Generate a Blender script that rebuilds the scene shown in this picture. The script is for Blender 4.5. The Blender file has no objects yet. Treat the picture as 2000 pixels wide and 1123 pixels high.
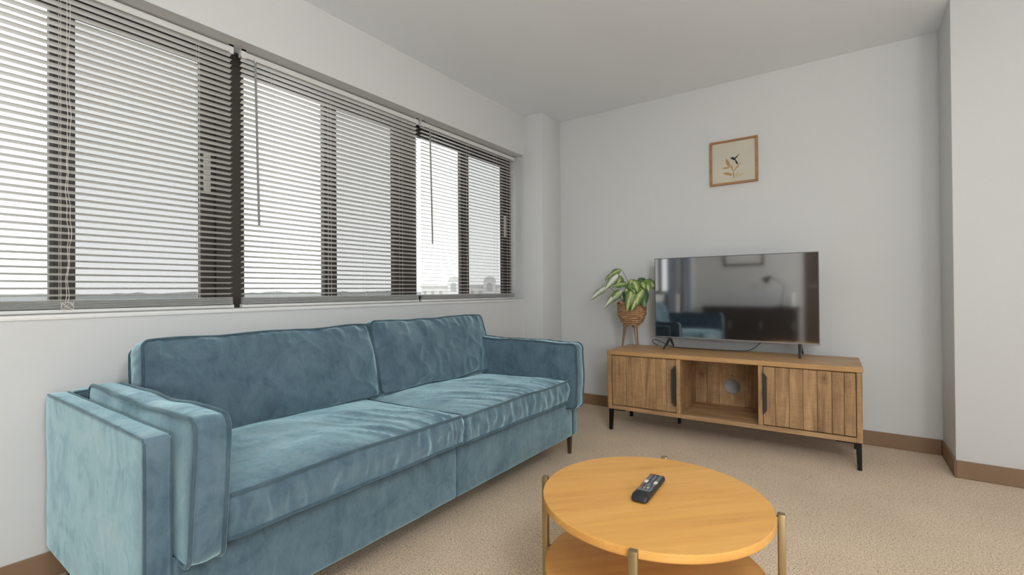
import bpy, bmesh, math, random
from mathutils import Vector, Matrix, Euler, noise
random.seed(7)
PI = math.pi
scene = bpy.context.scene
C = scene.collection

# ------------------------------------------------------------------ camera
CAM_H = 0.9645
YAW, PITCH, ROLL, FPX = 0.6145, 0.0065, -0.0073, 924.46
def cam_axes():
    f = Vector((-math.sin(YAW)*math.cos(PITCH), math.cos(YAW)*math.cos(PITCH), math.sin(PITCH)))
    r = Vector((math.cos(YAW), math.sin(YAW), 0)); u = r.cross(f)
    r2 = r*math.cos(ROLL)+u*math.sin(ROLL); u2 = -r*math.sin(ROLL)+u*math.cos(ROLL)
    return f, r2, u2
cf, cr, cu = cam_axes()
cam_d = bpy.data.cameras.new('camera'); cam = bpy.data.objects.new('camera', cam_d); C.objects.link(cam)
cam.matrix_world = Matrix(((cr.x, cu.x, -cf.x, 0), (cr.y, cu.y, -cf.y, 0), (cr.z, cu.z, -cf.z, CAM_H), (0, 0, 0, 1)))
cam_d.sensor_width = 36; cam_d.lens = FPX/2000*36; cam_d.clip_start = .02; cam_d.clip_end = 6000
scene.camera = cam

# ------------------------------------------------------------------ world, light, exposure
SKY = 1.15
world = bpy.data.worlds.new('overcast_sky'); scene.world = world; world.use_nodes = True
wn = world.node_tree.nodes; wn['Background'].inputs[0].default_value = (.985, .992, 1.0, 1)
wn['Background'].inputs[1].default_value = SKY
vs = scene.view_settings
vs.view_transform = 'Standard'; vs.look = 'None'; vs.exposure = 0.60; vs.gamma = 1.0; vs.use_curve_mapping = False
FILL_PENDANT = (.45, .25, 1.80)                     # unseen globes added for fill light, behind the camera: centre of each globe
FILL_STANDS = [(1.45, -.8, 1.15), (1.45, -1.6, 1.15)]
GLOBE_R, FILL_GLOW = .22, 17.6

# ------------------------------------------------------------------ materials
def mat(name, col=(.5, .5, .5), rough=.5, metal=0., spec=.5, sheen=0., coat=0.):
    m = bpy.data.materials.new(name); m.use_nodes = True
    b = m.node_tree.nodes['Principled BSDF']
    b.inputs['Base Color'].default_value = (*col, 1); b.inputs['Roughness'].default_value = rough
    b.inputs['Metallic'].default_value = metal; b.inputs['Specular IOR Level'].default_value = spec
    b.inputs['Sheen Weight'].default_value = sheen; b.inputs['Coat Weight'].default_value = coat
    return m, m.node_tree, b
def N(nt, t, **kw):
    n = nt.nodes.new(t)
    for k, v in kw.items():
        if k in n.inputs: n.inputs[k].default_value = v
        else: setattr(n, k, v)
    return n
def L(nt, a, b): nt.links.new(a, b)
def coords(nt, scale=(1, 1, 1), rot=(0, 0, 0), out='Object', loc=(0, 0, 0)):
    tc = N(nt, 'ShaderNodeTexCoord'); mp = N(nt, 'ShaderNodeMapping')
    mp.inputs['Scale'].default_value = scale; mp.inputs['Rotation'].default_value = rot; mp.inputs['Location'].default_value = loc
    L(nt, tc.outputs[out], mp.inputs['Vector']); return mp.outputs[0]
def ramp(nt, fac, stops):
    r = N(nt, 'ShaderNodeValToRGB'); e = r.color_ramp.elements
    while len(e) < len(stops): e.new(.5)
    for i, (p, c) in enumerate(stops): e[i].position = p; e[i].color = (*c, 1)
    L(nt, fac, r.inputs[0]); return r.outputs[0]
def bump(nt, b, h, strength=.3, dist=.002):
    n = N(nt, 'ShaderNodeBump'); n.inputs['Strength'].default_value = strength; n.inputs['Distance'].default_value = dist
    L(nt, h, n.inputs['Height']); L(nt, n.outputs[0], b.inputs['Normal'])
def mixc(nt, fac, a, b, mode='MIX'):
    n = N(nt, 'ShaderNodeMix', data_type='RGBA', blend_type=mode)
    for s, v in ((0, fac), (6, a), (7, b)):
        if hasattr(v, 'links') or hasattr(v, 'is_linked'): L(nt, v, n.inputs[s])
        else: n.inputs[s].default_value = v if s == 0 else (*v, 1)
    return n.outputs[2]
def noise_tex(nt, vec, scale, detail=3, rough=.5, dist=0.):
    n = N(nt, 'ShaderNodeTexNoise'); n.inputs['Scale'].default_value = scale; n.inputs['Detail'].default_value = detail
    n.inputs['Roughness'].default_value = rough; n.inputs['Distortion'].default_value = dist
    L(nt, vec, n.inputs['Vector']); return n.outputs['Fac']

M = {}
def paint(key, col):
    m, nt, b = mat(key, col, .75, spec=.25); v = coords(nt)
    f = noise_tex(nt, v, 160, 4); bump(nt, b, f, .10, .0015)
    c = ramp(nt, noise_tex(nt, v, 1.3, 2), [(.3, tuple(x*.975 for x in col)), (.7, col)]); L(nt, c, b.inputs['Base Color'])
    M[key] = m
paint('wall_paint', (.69, .695, .688)); paint('ceiling_paint', (.88, .91, .94))
M['sill_paint'] = mat('sill_paint', (.80, .80, .785), .4)[0]

m, nt, b = mat('carpet', (.4, .3, .2), .95, spec=.1, sheen=.25); v = coords(nt)
n1 = noise_tex(nt, v, 250, 3, .75); n2 = noise_tex(nt, v, 120, 3, .6); n3 = noise_tex(nt, v, 2.2, 3, .6)
c1 = ramp(nt, n1, [(.35, (.22, .14, .080)), (.45, (.74, .55, .365)), (.58, (1.0, .81, .585))])
c2 = ramp(nt, n2, [(.36, (.74, .71, .67)), (.54, (1, 1, 1))])
n4 = noise_tex(nt, v, 105, 2, .5); c4 = ramp(nt, n4, [(.27, (.42, .37, .32)), (.37, (1, 1, 1))])
c3 = ramp(nt, n3, [(.35, (.90, .89, .87)), (.65, (1.0, 1.0, 1.0))])
L(nt, mixc(nt, 1., mixc(nt, 1., mixc(nt, 1., c1, c2, 'MULTIPLY'), c4, 'MULTIPLY'), c3, 'MULTIPLY'), b.inputs['Base Color'])
ad = N(nt, 'ShaderNodeMath', operation='ADD'); L(nt, n1, ad.inputs[0]); L(nt, n2, ad.inputs[1]); bump(nt, b, ad.outputs[0], .55, .006)
M['carpet'] = m
m, nt, b = mat('vinyl_base', (.27, .165, .095), .55); v = coords(nt)
L(nt, ramp(nt, noise_tex(nt, v, 3, 2), [(.3, (.235, .14, .08)), (.7, (.29, .18, .105))]), b.inputs['Base Color']); M['vinyl_base'] = m

def velvet(key, a, bcol, mid, pile=1.):
    m, nt, b = mat(key, mid, .62, spec=.18)
    v = coords(nt); n1 = noise_tex(nt, v, 6.5, 5, .62, 1.2); n2 = noise_tex(nt, coords(nt, (9, 9, 4)), 3.6, 5, .68, .9); n3 = noise_tex(nt, v, 600, 2)
    mx = N(nt, 'ShaderNodeMath', operation='MULTIPLY_ADD'); L(nt, n2, mx.inputs[0]); mx.inputs[1].default_value = .75; L(nt, n1, mx.inputs[2])
    sb = N(nt, 'ShaderNodeMath', operation='MULTIPLY'); L(nt, mx.outputs[0], sb.inputs[0]); sb.inputs[1].default_value = .57
    L(nt, ramp(nt, sb.outputs[0], [(.36, a), (.50, mid), (.64, bcol)]), b.inputs['Base Color'])
    bump(nt, b, n3, .12, .001)
    # the pile: a sheen lobe whose strength follows how the nap has been brushed
    sh = N(nt, 'ShaderNodeBsdfSheen'); sh.inputs['Roughness'].default_value = .52
    L(nt, ramp(nt, sb.outputs[0], [(.36, tuple(c*pile for c in (.46, .70, .80))), (.50, tuple(c*pile for c in (.62, .94, 1.0))), (.64, tuple(c*pile for c in (.76, 1.0, 1.0)))]), sh.inputs['Color'])
    ads = N(nt, 'ShaderNodeAddShader'); L(nt, b.outputs[0], ads.inputs[0]); L(nt, sh.outputs[0], ads.inputs[1]); L(nt, ads.outputs[0], nt.nodes['Material Output'].inputs[0]); M[key] = m
velvet('velvet', (.050, .086, .118), (.104, .160, .202), (.074, .121, .159))
velvet('velvet_piping', (.036, .064, .086), (.072, .114, .144), (.052, .086, .112), .40)

def wood(key, cols, axis='x', scale=1., rough=.5, knots=True, coat=0., rotz=0., vary=0., grain=1., saw=False):
    m, nt, b = mat(key, cols[1], rough, spec=.35, coat=coat)
    sc = {'x': (1.1, 13, 13), 'y': (13, 1.1, 13), 'z': (13, 13, 1.1)}[axis]; sc = tuple(s*scale for s in sc)
    oi = N(nt, 'ShaderNodeObjectInfo'); tc = N(nt, 'ShaderNodeTexCoord')
    va = N(nt, 'ShaderNodeVectorMath', operation='SCALE'); cx = N(nt, 'ShaderNodeCombineXYZ')
    for i in range(3): L(nt, oi.outputs['Random'], cx.inputs[i])
    L(nt, cx.outputs[0], va.inputs[0]); va.inputs['Scale'].default_value = 9.0
    vb = N(nt, 'ShaderNodeVectorMath', operation='ADD'); L(nt, tc.outputs['Object'], vb.inputs[0]); L(nt, va.outputs[0], vb.inputs[1])
    rt = N(nt, 'ShaderNodeVectorRotate', rotation_type='Z_AXIS'); rt.inputs['Angle'].default_value = rotz; L(nt, vb.outputs[0], rt.inputs['Vector'])
    mp = N(nt, 'ShaderNodeMapping'); mp.inputs['Scale'].default_value = sc; L(nt, rt.outputs[0], mp.inputs['Vector'])
    n1 = noise_tex(nt, mp.outputs[0], 1.6, 5, .6, .9); n2 = noise_tex(nt, mp.outputs[0], 7, 3, .7, .4)
    c = ramp(nt, n1, [(.28, cols[0]), (.50, cols[1]), (.74, cols[2])])
    g = ramp(nt, n2, [(.30, (.78, .75, .72)), (.52, (1, 1, 1))])
    out = mixc(nt, .8*grain, c, g, 'MULTIPLY')
    if saw:      # rough-sawn marks across the boards
        mp3 = N(nt, 'ShaderNodeMapping'); mp3.inputs['Scale'].default_value = (14, 14, 150); L(nt, vb.outputs[0], mp3.inputs['Vector'])
        n5 = noise_tex(nt, mp3.outputs[0], 1., 3, .6, .3); n6 = noise_tex(nt, vb.outputs[0], 7, 3, .6)
        out = mixc(nt, .55, out, ramp(nt, n5, [(.36, (.80, .78, .76)), (.52, (1, 1, 1))]), 'MULTIPLY')
        out = mixc(nt, .8, out, ramp(nt, n6, [(.34, (.74, .72, .70)), (.58, (1.04, 1.03, 1.0))]), 'MULTIPLY')
    if knots:
        mp2 = N(nt, 'ShaderNodeMapping'); s2 = {'x': (2.2, 5.5, 5.5), 'y': (5.5, 2.2, 5.5), 'z': (5.5, 5.5, 3.2)}[axis]; mp2.inputs['Scale'].default_value = s2
        L(nt, vb.outputs[0], mp2.inputs['Vector']); vo = N(nt, 'ShaderNodeTexVoronoi'); vo.inputs['Scale'].default_value = 1.0; L(nt, mp2.outputs[0], vo.inputs['Vector'])
        k = ramp(nt, vo.outputs['Distance'], [(.02, (.42, .34, .28)), (.10, (.80, .77, .74)), (.17, (1, 1, 1))]); out = mixc(nt, .8, out, k, 'MULTIPLY')
    rv = ramp(nt, oi.outputs['Random'], [(0., (.84, .83, .82)), (1., (1.06, 1.05, 1.03))]); out = mixc(nt, vary, out, rv, 'MULTIPLY')
    L(nt, out, b.inputs['Base Color']); bump(nt, b, n2, .18, .0015); M[key] = m
pine = ((.275, .155, .075), (.465, .285, .145), (.64, .415, .225))
wood('pine_x', pine, 'x', rough=.55); wood('pine_z', pine, 'z', rough=.6, vary=1., saw=True)
wood('pine_y', pine, 'y', rough=.6)
wood('pine_top', ((.39, .205, .082), (.53, .305, .128), (.63, .395, .180)), 'x', rough=.42, coat=.1)
wood('honey_oak', ((.60, .285, .072), (.70, .355, .090), (.77, .425, .125)), 'x', scale=.55, rough=.42, knots=False, coat=0., rotz=-.80, grain=.45)
wood('leg_wood', ((.20, .12, .08), (.28, .17, .11), (.36, .23, .16)), 'z', knots=False)
wood('frame_oak', ((.33, .16, .055), (.42, .22, .085), (.5, .28, .12)), 'x', knots=False)
M['black_steel'] = mat('black_steel', (.018, .017, .016), .45, .6)[0]
M['handle_steel'] = mat('handle_steel', (.07, .068, .065), .42, .7)[0]
M['brass'] = mat('antique_brass', (.36, .27, .14), .38, .85)[0]
M['dark_metal'] = mat('sofa_leg_metal', (.16, .115, .085), .35, .8)[0]
M['bronze'] = mat('bronze_window_frame', (.045, .037, .030), .5, .2)[0]
M['latch_grey'] = mat('latch_grey', (.50, .48, .43), .5)[0]
M['slat'] = mat('blind_slat', (.74, .735, .715), .45, spec=.4)[0]
M['cord'] = mat('blind_cord', (.75, .70, .66), .8)[0]
M['wand'] = mat('blind_wand', (.30, .30, .295), .25)[0]
M['tv_plastic'] = mat('tv_plastic', (.10, .10, .105), .35, .5)[0]
M['tv_chrome'] = mat('tv_chrome', (.42, .42, .43), .28, .9)[0]
M['tv_foot'] = mat('tv_foot', (.10, .105, .11), .3, .8)[0]
m, nt, b = mat('tv_screen', (.007, .0072, .0075), .055, spec=.75); b.inputs['IOR'].default_value = 3.3; M['tv_screen'] = m
M['cable'] = mat('cable_rubber', (.02, .02, .02), .5)[0]
M['remote_black'] = mat('remote_black', (.014, .014, .017), .4)[0]
M['remote_face'] = mat('remote_face', (.022, .022, .025), .3)[0]
M['key_grey'] = mat('key_grey', (.16, .16, .17), .5)[0]
M['key_white'] = mat('key_white', (.72, .66, .62), .5)[0]
M['key_red'] = mat('key_red', (.45, .05, .05), .5)[0]
M['key_green'] = mat('key_green', (.18, .34, .12), .5)[0]
M['key_yellow'] = mat('key_yellow', (.55, .50, .18), .5)[0]
M['key_blue'] = mat('key_blue', (.10, .13, .40), .5)[0]
m, nt, b = mat('seagrass', (.3, .17, .08), .8); v = coords(nt, (1, 1, 1))
n1 = noise_tex(nt, coords(nt, (1, 1, 7)), 30, 4, .75, .4)
L(nt, ramp(nt, n1, [(.34, (.10, .045, .018)), (.48, (.36, .19, .085)), (.66, (.66, .45, .25))]), b.inputs['Base Color']); bump(nt, b, n1, .6, .003); M['seagrass'] = m
M['soil'] = mat('soil', (.05, .035, .025), .95)[0]
def leafmat(key, dark, mid, pale):
    m, nt, b = mat(key, mid, .38, spec=.5); tc = N(nt, 'ShaderNodeTexCoord'); sp = N(nt, 'ShaderNodeSeparateXYZ'); L(nt, tc.outputs['UV'], sp.inputs[0])
    su = N(nt, 'ShaderNodeMath', operation='SUBTRACT'); L(nt, sp.outputs[0], su.inputs[0]); su.inputs[1].default_value = .5
    ab = N(nt, 'ShaderNodeMath', operation='ABSOLUTE'); L(nt, su.outputs[0], ab.inputs[0])
    nf = noise_tex(nt, coords(nt, (5, 2.2, 1), out='UV'), 2.4, 3, .6, .8); ns = N(nt, 'ShaderNodeMath', operation='MULTIPLY_ADD'); L(nt, nf, ns.inputs[0]); ns.inputs[1].default_value = .42; L(nt, ab.outputs[0], ns.inputs[2])
    L(nt, ramp(nt, ns.outputs[0], [(.20, pale), (.34, mid), (.56, dark)]), b.inputs['Base Color'])
    b.inputs['Subsurface Weight'].default_value = 0.0; M[key] = m
leafmat('leaf_green', (.085, .165, .035), (.25, .34, .085), (.62, .64, .33))
leafmat('leaf_dark', (.025, .060, .022), (.050, .11, .035), (.16, .24, .09))
leafmat('leaf_pale', (.16, .25, .10), (.62, .64, .54), (.82, .82, .77))
M['stem'] = mat('stem', (.12, .15, .06), .5)[0]
m, nt, b = mat('art_paper', (.60, .56, .46), .7); v = coords(nt)
L(nt, ramp(nt, noise_tex(nt, v, 5, 3), [(.3, (.56, .54, .45)), (.7, (.64, .585, .47))]), b.inputs['Base Color']); M['art_paper'] = m
M['ink_black'] = mat('ink_black', (.012, .014, .016), .7)[0]
M['ink_ochre'] = mat('ink_ochre', (.46, .27, .10), .7)[0]
M['ink_straw'] = mat('ink_straw', (.60, .47, .25), .7)[0]
# window glass: clear with a weak mirror
def glass(key, tint, gl):
    m = bpy.data.materials.new(key); m.use_nodes = True; nt = m.node_tree; nt.nodes.clear()
    o = N(nt, 'ShaderNodeOutputMaterial'); t = N(nt, 'ShaderNodeBsdfTransparent'); t.inputs[0].default_value = (*tint, 1)
    g = N(nt, 'ShaderNodeBsdfGlossy'); g.inputs['Roughness'].default_value = .02
    mx = N(nt, 'ShaderNodeMixShader'); mx.inputs[0].default_value = gl
    L(nt, t.outputs[0], mx.inputs[1]); L(nt, g.outputs[0], mx.inputs[2]); L(nt, mx.outputs[0], o.inputs[0]); M[key] = m
glass('glass', (.96, .97, .96), .05)
m = bpy.data.materials.new('insect_mesh'); m.use_nodes = True; nt = m.node_tree; nt.nodes.clear()
o = N(nt, 'ShaderNodeOutputMaterial'); t = N(nt, 'ShaderNodeBsdfTransparent'); g = N(nt, 'ShaderNodeBsdfDiffuse'); g.inputs[0].default_value = (.2, .2, .2, 1)
mx = N(nt, 'ShaderNodeMixShader'); mx.inputs[0].default_value = .30; L(nt, t.outputs[0], mx.inputs[1]); L(nt, g.outputs[0], mx.inputs[2]); L(nt, mx.outputs[0], o.inputs[0]); M['insect_mesh'] = m
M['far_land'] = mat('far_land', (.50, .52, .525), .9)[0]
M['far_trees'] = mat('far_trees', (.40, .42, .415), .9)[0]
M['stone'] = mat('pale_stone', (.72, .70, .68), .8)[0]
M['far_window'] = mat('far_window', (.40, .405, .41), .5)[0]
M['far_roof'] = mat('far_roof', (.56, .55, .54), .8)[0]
m, nt, b = mat('fill_emitter', (.9, .88, .84), .5); b.inputs['Emission Color'].default_value = (.945, .978, 1, 1); b.inputs['Emission Strength'].default_value = FILL_GLOW; M['fill_emitter'] = m  # glow of the added fill globes that brighten the room
M['white_plastic'] = mat('white_plastic', (.75, .74, .72), .5)[0]
M['dark_wood'] = mat('dark_wood', (.03, .022, .018), .4)[0]
M['door_wood'] = mat('door_wood', (.085, .055, .038), .5)[0]
M['curtain'] = mat('curtain_fabric', (.28, .32, .38), .9)[0]

# ------------------------------------------------------------------ mesh helpers
W = {}
def tag(o, label=None, cat=None, group=None, kind=None):
    if label: o['label'] = label
    if cat: o['category'] = cat
    if group: o['group'] = group
    if kind: o['kind'] = kind
    return o
def empty(name, loc=(0, 0, 0), rz=0., **kw):
    o = bpy.data.objects.new(name, None); C.objects.link(o); o.location = loc; o.rotation_euler = (0, 0, rz); o.empty_display_size = .1
    W[o] = Matrix.Translation(loc) @ Matrix.Rotation(rz, 4, 'Z'); return tag(o, **kw)
class MB:
    def __init__(s): s.v = []; s.f = []; s.uv = None
    def add(s, v, f):
        k = len(s.v); s.v += [Vector(p) for p in v]; s.f += [tuple(i+k for i in q) for q in f]; return s
    def box(s, a, b, bev=0., seg=2, mtx=None):
        bm = bmesh.new(); bmesh.ops.create_cube(bm, size=1)
        a, b = Vector(a), Vector(b); c = (a+b)/2; d = b-a
        for v in bm.verts: v.co = Vector((v.co.x*d.x, v.co.y*d.y, v.co.z*d.z))+c
        if bev: bmesh.ops.bevel(bm, geom=bm.edges[:], offset=min(bev, .49*min(abs(x) for x in d)), segments=seg, affect='EDGES', profile=.5)
        if mtx: bm.transform(mtx)
        bm.verts.index_update(); s.add([v.co.copy() for v in bm.verts], [[v.index for v in f.verts] for f in bm.faces]); bm.free(); return s
    def prism(s, poly, z0, z1, mtx=None):
        n = len(poly); v = [Vector((x, y, z0)) for x, y in poly]+[Vector((x, y, z1)) for x, y in poly]
        if mtx: v = [mtx @ p for p in v]
        return s.add(v, [tuple(range(n))[::-1], tuple(range(n, 2*n))]+[(i, (i+1) % n, n+(i+1) % n, n+i) for i in range(n)])
    def tube(s, pts, r, closed=False, k=8, caps=True):
        pts = [Vector(p) for p in pts]; n = len(pts); rr = r if isinstance(r, (list, tuple)) else [r]*n
        V = []; up = None
        for i, p in enumerate(pts):
            if closed: t = pts[(i+1) % n]-pts[i-1]
            else: t = pts[min(i+1, n-1)]-pts[max(i-1, 0)]
            t.normalize()
            if up is None: up = Vector((0, 0, 1)) if abs(t.z) < .9 else Vector((1, 0, 0))
            a = t.cross(up)
            if a.length < 1e-5: a = t.orthogonal()
            a.normalize(); bb = a.cross(t); up = bb
            for j in range(k):
                an = 2*PI*j/k; V.append(p+(a*math.cos(an)+bb*math.sin(an))*rr[i])
        Fc = []
        for i in range(n if closed else n-1):
            for j in range(k):
                a0, a1 = i*k+j, i*k+(j+1) % k; b0, b1 = ((i+1) % n)*k+j, ((i+1) % n)*k+(j+1) % k; Fc.append((a0, b0, b1, a1))
        if caps and not closed: Fc += [tuple(range(k)), tuple(range((n-1)*k, n*k))[::-1]]
        return s.add(V, Fc)
    def lathe(s, prof, c=(0, 0, 0), k=40):
        V = []; Fc = []; n = len(prof)
        for (r, z) in prof:
            for j in range(k): V.append((c[0]+r*math.cos(2*PI*j/k), c[1]+r*math.sin(2*PI*j/k), c[2]+z))
        for i in range(n-1):
            for j in range(k): Fc.append((i*k+j, i*k+(j+1) % k, (i+1)*k+(j+1) % k, (i+1)*k+j))
        Fc += [tuple(range(k))[::-1], tuple(range((n-1)*k, n*k))]
        return s.add(V, Fc)
    def build(s, name, m, parent=None, smooth=35, world=True, loc=None, **kw):
        me = bpy.data.meshes.new(name); vv = s.v
        if parent is not None and world: iv = W[parent].inverted(); vv = [iv @ p for p in vv]
        if loc is not None: lv = Vector(loc); vv = [p-lv for p in vv]
        me.from_pydata([tuple(p) for p in vv], [], s.f)
        if s.uv:
            ul = me.uv_layers.new(name='UVMap')
            for lp in me.loops: ul.data[lp.index].uv = s.uv[lp.vertex_index]
        me.materials.append(M[m] if isinstance(m, str) else m)
        bm = bmesh.new(); bm.from_mesh(me); bmesh.ops.recalc_face_normals(bm, faces=bm.faces[:]); bm.to_mesh(me); bm.free()
        if smooth:
            for p in me.polygons: p.use_smooth = True
            me.set_sharp_from_angle(angle=math.radians(smooth))
        o = bpy.data.objects.new(name, me); C.objects.link(o)
        if loc is not None: o.location = loc
        if parent is not None: o.parent = parent; W[o] = W[parent] @ (Matrix.Translation(loc) if loc is not None else Matrix())
        else: W[o] = Matrix.Translation(loc) if loc is not None else Matrix()
        return tag(o, **kw)
def share(src, name, parent, loc, rot=None):
    o = src.copy(); o.name = name; C.objects.link(o); o.parent = parent; o.location = loc
    if rot: o.rotation_euler = rot
    return o
def ST(name, label, cat='wall'): return dict(label=label, kind='structure')

# ------------------------------------------------------------------ room shell
XW, YB, YC, XC, XJ, YJ, H = -2.226, 3.6475, 3.338, -2.044, .447, 3.265, 2.44
XR, YR = 3.2, -2.1
ZS, ZH, XO = .876, 2.107, -2.46
HB = .089
SLT = .893                                     # sill top
WIN_END = -1.21
MB().box((XO, YR-.1, -.1), (XR+.1, YB+.1, 0)).build('floor', 'carpet', smooth=0, label='beige speckled wall-to-wall carpet', kind='structure')
MB().box((XO, YR-.1, H), (XR+.1, YB+.1, H+.1)).build('ceiling', 'ceiling_paint', smooth=0, label='plain white painted ceiling', kind='structure')
wl = MB().box((XO, YR-.1, 0), (XW, YB+.1, ZS)).box((XO, YR-.1, ZH), (XW, YB+.1, H)).box((XO, YR-.1, ZS), (XW, WIN_END, ZH)).box((XO, YC, ZS), (XW, YB+.1, ZH))
wl.build('wall_left', 'wall_paint', smooth=0, label='off-white wall holding the long strip window', kind='structure')
MB().box((XW, YB, 0), (XJ, YB+.1, H)).build('wall_back', 'wall_paint', smooth=0, label='off-white wall behind the television', kind='structure')
MB().box((XW-.1, YC, 0), (XC, YB, H), .004, 2).build('wall_column', 'wall_paint', label='slim white boxed column between strip window and television wall', kind='structure')
MB().box((XJ, YJ, 0), (XR+.1, YB+.1, H), .004, 2).build('wall_jog', 'wall_paint', label='off-white wall jutting forward beside the television wall', kind='structure')
MB().box((XR, YR-.1, 0), (XR+.1, YJ, H)).build('wall_right', 'wall_paint', smooth=0, label='plain off-white wall opposite the windows', kind='structure')
MB().box((XW, YR-.1, 0), (XR, YR, H)).build('wall_rear', 'wall_paint', smooth=0, label='plain off-white wall facing the television', kind='structure')
def base(name, a, b, lab): MB().box(a, b, .003, 1).build(name, 'vinyl_base', label=lab, kind='structure')
T = .007
base('baseboard_left', (XW, YR, 0), (XW+T, YC, HB), 'brown vinyl baseboard under the strip window')
base('baseboard_column', (XC, YC-T, 0), (XC+T, YB, HB), 'brown vinyl baseboard on the side of the column')
base('baseboard_column_front', (XW+T, YC-T, 0), (XC, YC, HB), 'brown vinyl baseboard on the front of the column')
base('baseboard_back', (XC+T, YB-T, 0), (XJ-T, YB, HB), 'brown vinyl baseboard along the television wall')
base('baseboard_jog', (XJ-T, YJ-T, 0), (XJ, YB, HB), 'short brown vinyl baseboard on the wall return')
base('baseboard_right', (XJ, YJ-T, 0), (XR, YJ, HB), 'brown vinyl baseboard along the jutting wall')
# sill board and head line
MB().box((XO, WIN_END, ZS), (XW+.006, YC, SLT), .003, 2).build('trim_1', 'sill_paint', label='white painted window sill running under all the blinds', kind='structure')

# ------------------------------------------------------------------ windows
posts = [3.345, 2.15, 1.03, -.09, -1.21]
XF0, XF1 = -2.365, -2.425
wlab = ['bronze framed sliding window next to the column', 'bronze framed sliding window behind the middle blind', 'bronze framed sliding window behind the blind with the knotted cord', 'bronze framed sliding window behind the curtain']
for k in range(4):
    y1, y0 = posts[k], posts[k+1]
    if k == 0: y1 = YC
    w = empty('window_%d' % (k+1), ((XF0+XF1)/2, (y0+y1)/2, SLT), label=wlab[k], kind='structure')
    e0 = .035; e1 = .0 if k == 0 else .035
    fr = MB().box((XF1, y0, 2.045), (XF0, y1, ZH)).box((XF1, y0, SLT), (XF0, y1, .915)).box((XF1, y0, .915), (XF0, y0+e0, 2.045)).box((XF1, y1-max(e1, .03), .915), (XF0, y1, 2.045))
    fr.build('frame', 'bronze', w, smooth=0)
    ym = (posts[k]+posts[k+1])/2
    ya, yb = y0+e0, y1-max(e1, .03)
    # two sashes, the one nearer the column carries the insect screen
    for si, (s0, s1, sx, scr) in enumerate(((ya, ym+.038, -2.385, False), (ym-.030, yb, -2.402, True))):
        wd = .055
        sm = MB().box((sx-.016, s0, 2.02), (sx+.016, s1, 2.045)).box((sx-.016, s0, .915), (sx+.016, s1, .937)).box((sx-.016, s0, .937), (sx+.016, s0+wd, 2.02)).box((sx-.016, s1-wd, .937), (sx+.016, s1, 2.02))
        so = sm.build('sash', 'bronze', w, smooth=0)
        MB().box((sx-.003, s0+wd, .937), (sx+.003, s1-wd, 2.02)).build('glass_pane', 'glass', so, smooth=0)
        if scr: MB().box((-2.4215, s0+wd, .937), (-2.4205, s1-wd, 2.02)).build('insect_screen', 'insect_mesh', w, smooth=0)
        if k in (0, 2) and scr:
            MB().box((sx+.016, s1-wd+.008, 1.42), (sx+.028, s1-.018, 1.60), .003, 1).build('latch', 'latch_grey', w, label='grey sash latch plate')

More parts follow.
